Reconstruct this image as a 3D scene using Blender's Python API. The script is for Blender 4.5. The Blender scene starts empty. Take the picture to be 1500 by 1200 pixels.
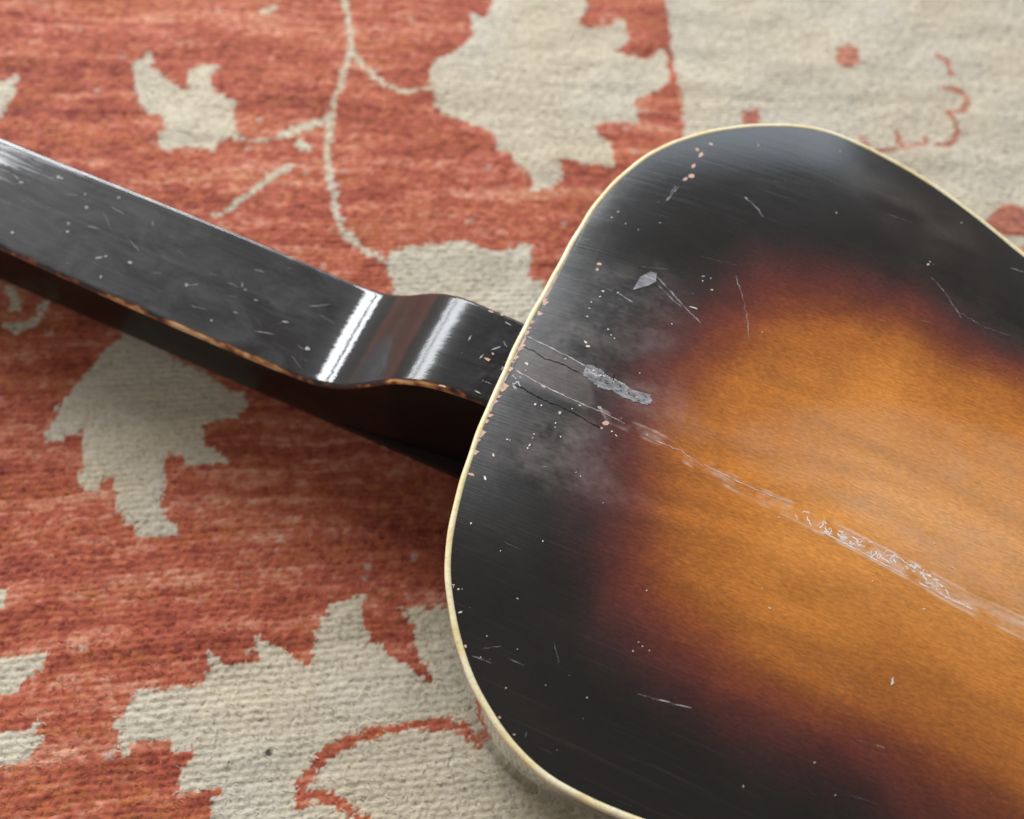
import bpy, math
import numpy as np

# ------------------------------------------------------------------ camera, light, exposure
sc = bpy.context.scene
COL = sc.collection
ZB = 0.092                      # height of the back's rim above the rug
HC = 0.285                      # camera above the rim plane
F_PX = 1300.0                   # focal length in photo pixels (1500 wide)
NADIR = (665.0, 1180.0)         # where the plumb line under the camera falls in the photo
_d = np.array([NADIR[0] - 750, NADIR[1] - 600, F_PX]); _d /= np.linalg.norm(_d)
_X = np.array([1.0, 0, 0]) - _d[0] * _d; _X /= np.linalg.norm(_X)
_Y = np.cross(-_d, _X)
CAM_Z = ZB + HC

def w2(v):                      # camera-frame vector (right, down, forward) -> world
    return np.array([v @ _X, v @ _Y, -(v @ _d)])

cam_d = bpy.data.cameras.new("camera")
cam = bpy.data.objects.new("camera", cam_d)
COL.objects.link(cam)
r, u, b = w2(np.array([1.0, 0, 0])), w2(np.array([0, -1.0, 0])), -w2(np.array([0, 0, 1.0]))
from mathutils import Matrix, Vector
cam.matrix_world = Matrix(((r[0], u[0], b[0], 0), (r[1], u[1], b[1], 0), (r[2], u[2], b[2], CAM_Z), (0, 0, 0, 1)))
cam_d.sensor_width = 36.0
cam_d.lens = F_PX / 1500.0 * 36.0
cam_d.clip_start = 0.01
cam_d.clip_end = 50
cam_d.dof.use_dof = True
cam_d.dof.focus_distance = 0.302
cam_d.dof.aperture_fstop = 6.2
sc.camera = cam

world = bpy.data.worlds.new("World")
sc.world = world
world.use_nodes = True
wn = world.node_tree.nodes
wn["Background"].inputs[0].default_value = (0.43, 0.405, 0.380, 1)   # pale walls of the room all round
wn["Background"].inputs[1].default_value = 0.80

def window_lamp(name, az, el, dist, sx, sy, power, col):
    a, e = math.radians(az), math.radians(el)
    p = Vector((math.cos(a) * math.cos(e), math.sin(a) * math.cos(e), math.sin(e))) * dist + Vector((0.05, 0.2, 0))
    ld = bpy.data.lights.new(name, 'AREA')
    ld.shape = 'RECTANGLE'; ld.size = sx; ld.size_y = sy
    ld.energy = power; ld.color = col
    lo = bpy.data.objects.new(name, ld)
    COL.objects.link(lo)
    lo.location = p
    lo.rotation_euler = (Vector((0.05, 0.2, 0)) - p).to_track_quat('-Z', 'Y').to_euler()
    return lo

# a tall window in two sashes, and a second, dimmer window further round
window_lamp("window_upper_sash_light", 121, 35.3, 2.2, 1.5, 0.45, 49, (0.94, 0.97, 1.0))
window_lamp("window_lower_sash_light", 121, 23.5, 2.2, 1.5, 0.22, 23, (0.94, 0.97, 1.0))
window_lamp("second_window_light", 84, 25, 2.6, 2.4, 1.0, 20, (0.76, 0.88, 1.0))

sc.view_settings.view_transform = 'Standard'
sc.view_settings.look = 'None'
sc.view_settings.exposure = 0.0
sc.view_settings.gamma = 1.0

# ------------------------------------------------------------------ helpers
rng = np.random.default_rng(7)

def plane_pt(px, z):            # photo pixel -> world xy on the horizontal plane z
    px = np.atleast_2d(np.asarray(px, float))
    v = np.c_[px[:, 0] - 750, px[:, 1] - 600, np.full(len(px), F_PX)]
    dn = v @ _d
    z = np.broadcast_to(z, (len(px),))
    k = (CAM_Z - z) / dn
    return np.c_[(v @ _X) * k, (v @ _Y) * k]

ANG = math.radians(-23.6)
HEEL = plane_pt([(765, 470), (718, 592)], ZB).mean(0)
UX = np.array([math.cos(ANG), math.sin(ANG)]); VX = np.array([-UX[1], UX[0]])
def to_local(xy):
    q = xy - HEEL
    return np.c_[q @ UX, q @ VX]

_tab = {}
def vnoise(x, y, seed):         # smooth value noise, -1..1, lattice spacing 1
    if seed not in _tab:
        _tab[seed] = np.random.default_rng(seed).uniform(-1, 1, (256, 256))
    t = _tab[seed]
    xi = np.floor(x).astype(int); yi = np.floor(y).astype(int)
    fx = x - xi; fy = y - yi
    fx = fx * fx * (3 - 2 * fx); fy = fy * fy * (3 - 2 * fy)
    x0, x1, y0, y1 = xi & 255, (xi + 1) & 255, yi & 255, (yi + 1) & 255
    return (t[x0, y0] * (1 - fx) + t[x1, y0] * fx) * (1 - fy) + (t[x0, y1] * (1 - fx) + t[x1, y1] * fx) * fy
def rnd(i, j, seed):            # one random 0..1 per integer cell
    if seed not in _tab:
        _tab[seed] = np.random.default_rng(seed).uniform(0, 1, (256, 256))
    return _tab[seed][np.asarray(i, int) & 255, np.asarray(j, int) & 255]

def inside(poly, X, Y):
    poly = np.asarray(poly, float)
    r = np.zeros(X.shape, bool)
    m = (X >= poly[:, 0].min()) & (X <= poly[:, 0].max()) & (Y >= poly[:, 1].min()) & (Y <= poly[:, 1].max())
    xs, ys = X[m], Y[m]
    c = np.zeros(xs.shape, bool)
    n = len(poly)
    for k in range(n):
        x0, y0 = poly[k]; x1, y1 = poly[(k + 1) % n]
        if y0 == y1: continue
        c ^= ((y0 > ys) != (y1 > ys)) & (xs < (x1 - x0) * (ys - y0) / (y1 - y0) + x0)
    r[m] = c
    return r
def seg_dist(pts, X, Y, closed=False):
    pts = np.asarray(pts, float)
    d = np.full(X.shape, 1e9)
    n = len(pts)
    for k in range(n if closed else n - 1):
        a = pts[k]; e = pts[(k + 1) % n] - a
        L = max(e @ e, 1e-18)
        t = np.clip(((X - a[0]) * e[0] + (Y - a[1]) * e[1]) / L, 0, 1)
        d = np.minimum(d, (X - a[0] - t * e[0]) ** 2 + (Y - a[1] - t * e[1]) ** 2)
    return np.sqrt(d)
def sdist(poly, X, Y):          # + inside
    d = seg_dist(poly, X, Y, True)
    return np.where(inside(poly, X, Y), d, -d)
def sstep(a, b, x):
    t = np.clip((x - a) / (b - a), 0, 1)
    return t * t * (3 - 2 * t)

def mesh_obj(name, co, faces, mat, parent=None, smooth=True, attrs=None):
    """co (n,3); faces (m,4) or list of index lists"""
    me = bpy.data.meshes.new(name)
    co = np.asarray(co, np.float32)
    if isinstance(faces, np.ndarray):
        m, k = faces.shape
        me.vertices.add(len(co)); me.vertices.foreach_set("co", co.ravel())
        me.loops.add(m * k); me.loops.foreach_set("vertex_index", faces.astype(np.int32).ravel())
        me.polygons.add(m)
        me.polygons.foreach_set("loop_start", np.arange(0, m * k, k, dtype=np.int32))
        try: me.polygons.foreach_set("loop_total", np.full(m, k, np.int32))
        except Exception: pass
        me.update(calc_edges=True)
    else:
        me.from_pydata([tuple(map(float, c)) for c in co], [], faces)
        me.update()
    me.polygons.foreach_set("use_smooth", np.full(len(me.polygons), smooth, bool))
    for an, (ty, val) in (attrs or {}).items():
        at = me.attributes.new(an, ty, 'POINT')
        if ty == 'FLOAT':
            at.data.foreach_set("value", np.asarray(val, np.float32).ravel())
        else:
            at.data.foreach_set("color", np.asarray(val, np.float32).ravel())
    me.materials.append(mat)
    o = bpy.data.objects.new(name, me)
    COL.objects.link(o)
    if parent is not None: o.parent = parent
    return o

def grid_faces(nr, nc, wrap=False):
    i = np.arange(nr - 1)[:, None]; j = np.arange(nc if wrap else nc - 1)[None, :]
    a = i * nc + j; b_ = i * nc + (j + 1) % nc
    return np.stack([a, b_, b_ + nc, a + nc], -1).reshape(-1, 4)

class NT:
    def __init__(s, name):
        s.m = bpy.data.materials.new(name); s.m.use_nodes = True
        s.t = s.m.node_tree; s.n = s.t.nodes; s.bsdf = s.n["Principled BSDF"]
    def new(s, t, **kw):
        n = s.n.new(t)
        for k, v in kw.items(): setattr(n, k, v)
        return n
    def link(s, a, b): s.t.links.new(a, b)
    def val(s, sock, v):
        if hasattr(v, 'is_output') or isinstance(v, bpy.types.NodeSocket): s.link(v, sock)
        else: sock.default_value = v
    def math(s, op, a, b=0.0, c=None):
        n = s.new("ShaderNodeMath", operation=op)
        s.val(n.inputs[0], a); s.val(n.inputs[1], b)
        if c is not None: s.val(n.inputs[2], c)
        return n.outputs[0]
    def attr(s, name):
        n = s.new("ShaderNodeAttribute", attribute_name=name); return n
    def noise(s, scale, vec_scale, detail=3, rough=0.55, rot=None, dist=0.0):
        tc = s.new("ShaderNodeTexCoord"); mp = s.new("ShaderNodeMapping")
        s.link(tc.outputs["Object"], mp.inputs[0])
        mp.inputs["Scale"].default_value = vec_scale
        if rot: mp.inputs["Rotation"].default_value = rot
        n = s.new("ShaderNodeTexNoise"); s.link(mp.outputs[0], n.inputs["Vector"])
        n.inputs["Scale"].default_value = scale; n.inputs["Detail"].default_value = detail
        n.inputs["Roughness"].default_value = rough; n.inputs["Distortion"].default_value = dist
        return n.outputs["Fac"]
    def ramp(s, fac, stops, interp='LINEAR'):
        n = s.new("ShaderNodeValToRGB"); n.color_ramp.interpolation = interp
        e = n.color_ramp.elements
        while len(e) < len(stops): e.new(0.5)
        for k, (p, c) in enumerate(stops):
            e[k].position = p; e[k].color = (*c, 1) if len(c) == 3 else c
        s.val(n.inputs[0], fac)
        return n.outputs[0]
    def mix(s, fac, a, b, mode='MIX'):
        n = s.new("ShaderNodeMix", data_type='RGBA', blend_type=mode)
        s.val(n.inputs["Factor"], fac)
        for k, v in (("A", a), ("B", b)):
            sk = [i for i in n.inputs if i.name == k and i.type == 'RGBA'][0]
            if isinstance(v, tuple): sk.default_value = (*v, 1) if len(v) == 3 else v
            else: s.link(v, sk)
        return [o for o in n.outputs if o.type == 'RGBA'][0]
    def bump(s, h, strength, dist):
        n = s.new("ShaderNodeBump"); n.inputs["Strength"].default_value = strength
        n.inputs["Distance"].default_value = dist; s.link(h, n.inputs["Height"])
        return n
def g(v): return (v, v, v)

# ------------------------------------------------------------------ rug
def rug():
    def axis(lo, hi, f0, f1, step, coarse):
        return np.concatenate([np.arange(lo, f0, coarse), np.arange(f0, f1, step), np.arange(f1, hi + 1e-6, coarse)])
    xs = axis(-1.1, 1.3, -0.30, 0.375, 0.0008, 0.02)
    ys = axis(-0.9, 1.1, -0.03, 0.475, 0.0008, 0.02)
    Y, X = np.meshgrid(ys, xs, indexing='ij')
    X = X.ravel(); Y = Y.ravel()
    yc = np.clip(Y, -0.05, 0.5); xc = np.clip(X, -0.35, 0.4)
    slope = 0.115 - 0.28 * yc
    q = Y - slope * xc - 0.0016 * vnoise(X / .035, Y / .03, 11) - 0.0006 * vnoise(X / .009, Y / .02, 12) - .00025 * vnoise(X / .0028, Y / .0025, 15) - .00025 * vnoise(X / .0013, Y / .0013, 16)
    RW, KW = 0.00275, 0.0031
    rj = np.floor(q / RW).astype(int); fq = q / RW - rj
    p = X + 0.1 * Y + KW * rnd(rj, rj * 0, 21) + 0.0011 * vnoise(X / .004, Y / .003, 13) + .0005 * vnoise(X / .0015, Y / .0015, 14)
    ki = np.floor(p / KW).astype(int); fp = p / KW - ki
    # pattern is sampled once per knot, so edges step like weaving
    dx = (0.5 - fp) * KW * 0.8; dy = (0.5 - fq) * RW * 0.8
    SX = X + dx + 0.0006 * (rnd(ki, rj, 22) - .5) + .0006 * vnoise(X / .0012, Y / .0012, 23); SY = Y + dy + slope * dx + .0006 * vnoise(X / .0012, Y / .0012, 24)
    beige = np.zeros(X.shape, bool); red2 = np.zeros(X.shape, bool)
    def W(pts, k=1.0, o=(0, 0)): return plane_pt([(o[0] + a / k, o[1] + c / k) for a, c in pts], 0.003)
    B = [
     W([(570,270),(600,240),(635,235),(645,205),(660,215),(665,270),(700,310),(750,345),(800,375),(825,375),(810,320),(830,285),(880,275),(920,265),(950,268),(955,290),(925,305),(920,350),(935,385),(985,410),(1035,435),(1025,500),(1040,570),(1070,590),(1055,605),(1000,590),(950,615),(930,640),(830,630),(730,640),(710,655),(690,620),(690,570),(720,555),(710,495),(640,480),(600,430),(580,380),(585,320)], 3),
     W([(-40,330),(0,330),(60,300),(60,330),(40,345),(55,375),(30,400),(0,470),(-60,560)], 3),
     W([(660,-120),(660,0),(640,60),(610,65),(590,30),(565,40),(575,90),(580,140),(540,180),(470,225),(410,250),(400,280),(385,330),(410,400),(415,460),(470,490),(570,530),(650,555),(675,590),(690,650),(720,640),(760,690),(830,745),(845,790),(840,820),(880,815),(920,810),(970,770),(970,720),(960,685),(1010,690),(1060,700),(1130,700),(1200,720),(1190,610),(1140,575),(1110,540),(1170,520),(1250,515),(1315,520),(1300,430),(1290,415),(1390,380),(1440,350),(1450,300),(1430,200),(1400,190),(1370,230),(1330,240),(1260,225),(1210,205),(1265,165),(1255,80),(1230,55),(1190,90),(1130,105),(1040,95),(1070,50),(1080,0),(1060,-120)], 3, (500, 0)),
     W([(970,-80),(977,0),(982,20),(985,60),(990,100),(1003,150),(1005,195),(1030,300),(1400,700),(2300,900),(2300,-80)]),
     W([(565,377),(572,362),(593,357),(613,352),(643,353),(667,345),(687,348),(703,358),(727,360),(753,357),(767,352),(778,350),(780,367),(775,387),(770,400),(797,407),(806,430),(800,500),(760,600),(700,620),(640,560),(580,440)]),
     W([(540,200),(520,270),(470,310),(410,370),(340,450),(290,520),(250,560),(220,640),(185,680),(180,730),(250,720),(320,690),(345,675),(360,760),(355,830),(330,920),(310,935),(370,945),(430,940),(440,910),(490,880),(500,960),(510,1040),(560,1100),(610,1160),(700,1150),(790,1140),(760,1100),(715,1080),(710,980),(720,880),(725,780),(790,800),(830,840),(920,835),(1000,830),(950,770),(890,740),(885,660),(940,640),(1030,630),(1070,580),(1085,520),(1010,510),(960,480),(900,430),(740,350),(600,200)], 3, (0, 400)),
     W([(307,1300),(307,1200),(307,1167),(343,1148),(310,1153),(257,1163),(257,1127),(280,1110),(278,1097),(253,1100),(240,1087),(200,1083),(187,1093),(182,1113),(170,1100),(165,1057),(187,1033),(198,1013),(250,1008),(300,1000),(303,953),(337,973),(373,970),(373,930),(400,943),(443,973),(453,977),(457,967),(457,940),(467,907),(487,880),(537,868),(533,880),(527,883),(533,917),(543,937),(580,963),(613,987),(628,992),(624,970),(613,967),(608,917),(585,890),(650,885),(690,890),(780,960),(950,1150),(1000,1300)]),
     W([(-80,480),(0,480),(40,490),(110,470),(175,450),(170,530),(110,560),(70,630),(0,650),(-80,640)], 3, (0, 800)),
     W([(-80,810),(0,810),(60,810),(110,810),(110,790),(150,770),(165,850),(120,910),(80,960),(0,970),(-80,980)], 3, (0, 800)),
     W([(-60,180),(0,180),(15,200),(20,240),(0,270),(-60,280)], 3, (0, 800)),
    ]
    for P in B: beige |= inside(P, SX, SY)
    def line(pts, wpx, k=1.0, o=(0, 0)):
        P = W(pts, k, o)
        m = (SX > P[:, 0].min() - .01) & (SX < P[:, 0].max() + .01) & (SY > P[:, 1].min() - .01) & (SY < P[:, 1].max() + .01)
        out = np.zeros(X.shape, bool)
        out[m] = seg_dist(P, SX[m], SY[m]) < wpx * 0.00019
        return out
    for pts, wd in [([(500,-20),(506,0),(512,30),(514,70),(507,90),(497,120),(487,150),(482,180),(478,220),(484,260),(490,300),(500,330),(520,352),(560,374)], 9),
                    ([(515,72),(530,90),(545,105),(565,120),(590,130),(632,126)], 7),
                    ([(476,170),(440,182),(412,194)], 14), ([(412,196),(360,203)], 5), ([(440,205),(448,212)], 14),
                    ([(425,238),(395,255)], 10), ([(395,255),(358,284),(332,302)], 8), ([(385,14),(400,8)], 9),
                    ([(0,471),(20,476),(40,470),(53,457),(60,437)], 10), ([(8,418),(16,432),(17,446)], 12), ([(308,312),(322,311)], 7)]:
        beige |= line(pts, wd)
    for P in [W([(1232,64),(1240,60),(1254,61),(1262,68),(1263,84),(1256,93),(1240,94),(1230,86),(1228,74)]), W([(1090,156),(1112,150),(1120,165),(1116,178),(1092,178)]),
              W([(1350,960),(1370,910),(1400,900),(1430,880),(1490,880),(1560,900),(1560,1010),(1440,1010),(1350,1000)], 3, (1000, 0)),
              W([(1475,1070),(1560,1060),(1560,1120),(1490,1110)], 3, (1000, 0)),
              W([(622,975),(632,985),(632,1000),(618,996)])]:
        red2 |= inside(P, SX, SY)
    for pts, wd in [([(1375,75),(1392,84),(1400,104)], 8), ([(1386,122),(1406,124),(1420,134),(1423,143),(1413,156),(1396,157)], 10),
                    ([(1396,158),(1405,173),(1407,193),(1395,203),(1378,204)], 8), ([(1362,192),(1359,205),(1330,206)], 7), ([(1327,208),(1319,190)], 9),
                    ([(1313,210),(1283,214),(1267,192)], 8),
                    ([(700,1085),(680,1068),(657,1060),(600,1063),(547,1073),(515,1081)], 10), ([(515,1084),(490,1096),(467,1110),(453,1133),(440,1147),(440,1178)], 12),
                    ([(453,1163),(487,1170),(507,1183),(533,1204),(560,1230)], 11)]:
        red2 |= line(pts, wd)
    isb = beige & ~red2
    # dye: abrash streaks along the rows, one draw per knot, mottling
    n1 = vnoise(X / .075, q / .0075, 31); n2 = vnoise(X / .03, q / .0033, 32); n3 = vnoise(X / .012, Y / .01, 33)
    kr = rnd(ki, rj, 34) * 2 - 1; kr2 = rnd(ki, rj, 35) * 2 - 1; row = rnd(rj + 5, (X / .11 + 40 + .5 * rnd(rj, rj * 0, 36)).astype(int), 37) * 2 - 1
    fl = vnoise(X / .0042, q / .0013, 47) * .55 + vnoise(X / .0018, q / .0009, 48) * .5
    v = 0.42 * n1 + 0.40 * n2 + 0.22 * row + 0.30 * kr + 0.2 * n3 + .55 * fl - .08
    dark = np.array([0.240, 0.043, 0.028]); mid = np.array([0.495, 0.122, 0.068]); lite = np.array([0.76, 0.370, 0.240]); orange = np.array([0.50, 0.160, 0.052])
    t = np.clip(v, -1, 1)[:, None]
    red = np.where(t < 0, mid + (dark - mid) * (-t), mid + (lite - mid) * t)
    og = np.clip(0.5 * vnoise(X / .05, q / .006, 38) + 0.6 * kr2, 0, 1)[:, None] * 0.75
    red = red * (1 - og) + orange * og
    pb = 0.5 * n1 + 0.3 * n2 + 0.15 * kr + 0.2 * row + .35 * fl
    be = np.array([0.620, 0.550, 0.425]) * (1 + 0.17 * pb[:, None])
    warm = np.clip(vnoise(X / .04, Y / .04, 40) * .8 + .3 * kr2, -1, 1)[:, None]
    be = be * (1 + warm * np.array([0.02, -0.01, -0.09]))
    gold = sstep(.015, 0, np.abs(sdist(W([(1300,100),(1370,90),(1400,150),(1380,200),(1290,190),(1270,150)]), X, Y)) ) if False else 0
    fade = (red2 & (SY > .28))[:, None] * .12
    col = np.where(isb[:, None], be, red * (1 - fade) + be * fade)
    smudge = (seg_dist(W([(176,1128),(184,1132)]), X, Y) < .004) * 0.22
    speck = (seg_dist(W([(389,1102),(392,1104)]), X, Y) < .0011) * 0.85
    col = col * (1 - np.maximum(smudge * np.array([1, .45, .5])[None, :].max(), speck)[:, None])
    dust = rnd(ki * 3 + 1, rj * 7 + 2, 41) > 0.996
    col[dust & ~isb] = col[dust & ~isb] * .5 + np.array([.6, .5, .42]) * .5
    rgba = np.c_[col, np.ones(len(col))]
    # pile height: shingled rows of knots, each tuft uneven, with fibre noise
    roww = np.sqrt(np.clip(np.sin(np.pi * np.clip(fq * .96 + .02, 0, 1)), 0, 1)) * (0.75 + .25 * fq)
    tuft = np.sqrt(np.clip(np.sin(np.pi * fp), 0, 1))
    h = 0.00070 * roww + 0.00018 * tuft * roww + 0.00022 * (rnd(ki, rj, 42) - .5)
    h += 0.00020 * vnoise(X / .0022, Y / .0012, 43) + 0.00028 * vnoise(X / .0009, Y / .0009, 44)
    h += 0.0008 * vnoise(X / .02, Y / .015, 45) + 0.0015 * vnoise(X / .12, Y / .1, 46)
    far = (X < -.31) | (X > .385) | (Y < -.04) | (Y > .485)
    h[far] = 0.0006
    h -= 0.001
    co = np.c_[X, Y, h]
    nr, nc = len(ys), len(xs)
    f = grid_faces(nr, nc)
    # turned-down edge so that the rug has its thickness
    top = len(co)
    ring = np.r_[np.arange(nc), np.arange(1, nr) * nc + nc - 1, (nr - 1) * nc + np.arange(nc - 2, -1, -1), np.arange(nr - 2, 0, -1) * nc]
    low = co[ring].copy(); low[:, 2] = -0.010
    co = np.r_[co, low]; rgba = np.r_[rgba, rgba[ring]]
    k = np.arange(len(ring)); k2 = (k + 1) % len(ring)
    f = np.r_[f, np.stack([ring[k], top + k, top + k2, ring[k2]], -1)]
    M = NT("wool_pile")
    a = M.attr("dye")
    fib = M.noise(1.0, (900, 1500, 900), 3, .6)
    fib2 = M.noise(1.0, (260, 600, 300), 2, .5)
    k1 = M.math('MULTIPLY_ADD', fib, 1.3, 0.35)
    k2_ = M.math('MULTIPLY_ADD', fib2, 0.55, 0.73)
    kk = M.math('MULTIPLY', k1, k2_)
    c = M.mix(1.0, a.outputs["Color"], M.ramp(kk, [(0, g(0)), (1, g(1))]), 'MULTIPLY')
    M.link(c, M.bsdf.inputs["Base Color"])
    M.bsdf.inputs["Roughness"].default_value = 0.85
    M.bsdf.inputs["Specular IOR Level"].default_value = 0.15
    M.bsdf.inputs["Sheen Weight"].default_value = 0.25
    M.bsdf.inputs["Sheen Roughness"].default_value = 0.5
    M.link(M.bump(fib, 0.6, 0.0006).outputs[0], M.bsdf.inputs["Normal"])
    o = mesh_obj("rug", co, f, M.m, attrs={"dye": ('FLOAT_COLOR', rgba)})
    # loose wool standing out of the pile
    rf = np.random.default_rng(5)
    cand = np.nonzero((X > -.29) & (X < .365) & (Y > -.02) & (Y < .465))[0]
    pick = rf.choice(cand, 70000)
    base = np.c_[X[pick], Y[pick], h[pick]] + rf.normal(0, .0002, (len(pick), 3)) * [1, 1, 0]
    th = np.where(rf.random(len(pick)) < .6, rf.normal(0.05, .5, len(pick)) + np.pi * (rf.random(len(pick)) < .5), rf.uniform(0, 2 * np.pi, len(pick)))
    ln = rf.uniform(.0011, .0034, len(pick)); bend = rf.normal(0, .6, len(pick)); up = rf.uniform(.0001, .0007, len(pick))
    d0 = np.c_[np.cos(th), np.sin(th)]; d1 = np.c_[np.cos(th + bend), np.sin(th + bend)]
    wdt = rf.uniform(.00011, .00026, len(pick))
    p0 = base.copy(); p0[:, 2] -= .0002
    p1 = base.copy(); p1[:, :2] += d0 * (ln * .5)[:, None]; p1[:, 2] += up
    p2 = p1.copy(); p2[:, :2] += d1 * (ln * .5)[:, None]; p2[:, 2] += rf.uniform(-.0006, .0003, len(pick))
    s0 = np.c_[-d0[:, 1], d0[:, 0], np.zeros(len(pick))] * wdt[:, None]; s1 = np.c_[-d1[:, 1], d1[:, 0], np.zeros(len(pick))] * wdt[:, None]
    fco = np.stack([p0 - s0, p0 + s0, p1 - s0, p1 + s0, p2 - s1 * .5, p2 + s1 * .5], 1).reshape(-1, 3)
    bi = np.arange(len(pick))[:, None] * 6
    ff = np.concatenate([bi + [[0, 1, 3, 2]], bi + [[2, 3, 5, 4]]]).astype(np.int32)
    fc = np.repeat(np.clip(rgba[pick] * rf.uniform(.8, 1.3, (len(pick), 1)), 0, .8), 6, 0)
    pile = mesh_obj("loose_pile", fco, ff, M.m, o, attrs={"dye": ('FLOAT_COLOR', fc)})
    pile["kind"] = "stuff"
    o["label"] = "hand knotted wool rug with beige leaf motifs on a rust red ground"
    o["category"] = "rug"
rug()

# ------------------------------------------------------------------ guitar: materials
def lacquer(name, coat_rough=0.06, coat=1.0):
    M = NT(name)
    M.bsdf.inputs["Coat Weight"].default_value = coat
    M.bsdf.inputs["Coat Roughness"].default_value = coat_rough
    M.bsdf.inputs["Coat IOR"].default_value = 1.5
    M.bsdf.inputs["IOR"].default_value = 1.45
    return M

def back_material():
    M = lacquer("sunburst_lacquer", 0.10)
    t = M.attr("burst").outputs["Fac"]; hz = M.attr("haze_sheen").outputs["Fac"]; mt = M.attr("matte").outputs["Fac"]
    grain = M.noise(1.0, (330, 1500, 400), 3, .7, dist=.4)
    speck = M.noise(1.0, (480, 1250, 900), 3, .65)
    fig = M.noise(1.0, (26, 9, 10), 3, .5, dist=.8)
    band = M.noise(1.0, (14, 75, 20), 3, .55, rot=(0, 0, .12), dist=.7)
    tn = M.math('ADD', t, M.math('MULTIPLY_ADD', speck, 0.26, -0.13))
    tn = M.math('ADD', tn, M.math('MULTIPLY_ADD', fig, 0.26, -0.13))
    tn = M.math('MULTIPLY', tn, 0.5)
    base = M.ramp(tn, [(0.0, (.0050, .0038, .0032)), (.04, (.0085, .0050, .0044)), (.11, (.023, .0078, .0070)), (.20, (.064, .0128, .0105)), (.29, (.120, .0230, .0125)),
                       (.39, (.215, .050, .0125)), (.49, (.35, .105, .0150)), (.61, (.52, .180, .0280)), (.80, (.69, .288, .068)), (1.0, (.82, .430, .160))])
    lum = M.math('MULTIPLY_ADD', grain, 1.0, .50)
    lum = M.math('MULTIPLY', lum, M.math('MULTIPLY_ADD', speck, .5, .75))
    lum = M.math('MULTIPLY', lum, M.math('MULTIPLY_ADD', band, .6, .7))
    lum = M.math('MULTIPLY', lum, M.math('MULTIPLY_ADD', M.attr('figure').outputs['Fac'], .11, 1.0))
    base = M.mix(1.0, base, M.ramp(M.math('MULTIPLY', lum, .5), [(0, g(0)), (1, g(2.0))]), 'MULTIPLY')
    # fine rubbing scratches along the grain, thin pale lines
    s1 = M.noise(1.0, (22, 1600, 50), 2, .5, rot=(0, 0, .05)); s2 = M.noise(1.0, (30, 1300, 50), 2, .5, rot=(0, 0, -.12))
    s3 = M.noise(1.0, (8, 6, 5), 2, .5)
    sc_ = M.math('MAXIMUM', M.ramp(s1, [(.62, g(0)), (.74, g(1))]), M.ramp(s2, [(.64, g(0)), (.76, g(1))]))
    sc_ = M.math('MULTIPLY', sc_, M.ramp(s3, [(.42, g(.1)), (.65, g(1))]))
    hair = M.math('MULTIPLY', sc_, 0.024)
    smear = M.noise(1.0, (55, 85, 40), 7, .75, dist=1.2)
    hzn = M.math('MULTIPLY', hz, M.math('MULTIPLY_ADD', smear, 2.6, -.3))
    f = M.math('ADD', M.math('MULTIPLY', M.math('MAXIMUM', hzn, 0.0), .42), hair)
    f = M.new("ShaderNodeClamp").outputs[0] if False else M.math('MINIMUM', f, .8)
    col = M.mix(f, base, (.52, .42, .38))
    gz = M.attr('glaze').outputs['Fac']
    gz = M.math('MINIMUM', M.math('MULTIPLY', gz, M.math('MULTIPLY_ADD', smear, 1.5, -.15)), .85)
    col = M.mix(M.math('MAXIMUM', M.math('MULTIPLY', gz, .5), 0.0), col, (.84, .70, .61))
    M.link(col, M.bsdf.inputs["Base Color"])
    M.bsdf.inputs['Specular IOR Level'].default_value = .12
    rough = M.math('ADD', M.math('MULTIPLY_ADD', s3, .10, .34), M.math('MULTIPLY', hz, .2))
    M.link(rough, M.bsdf.inputs["Roughness"])
    cr = M.math('ADD', M.math('MULTIPLY_ADD', smear, .20, .08), M.math('MULTIPLY', mt, .35))
    M.link(M.math('ADD', cr, M.math('MULTIPLY', sc_, .1)), M.bsdf.inputs["Coat Roughness"])
    hgt = M.math('ADD', M.math('MULTIPLY', s1, 1.0), M.math('MULTIPLY', grain, .4))
    bn = M.bump(hgt, .35, .00012).outputs[0]
    M.link(bn, M.bsdf.inputs["Normal"]); M.link(bn, M.bsdf.inputs["Coat Normal"])
    return M.m

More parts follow.
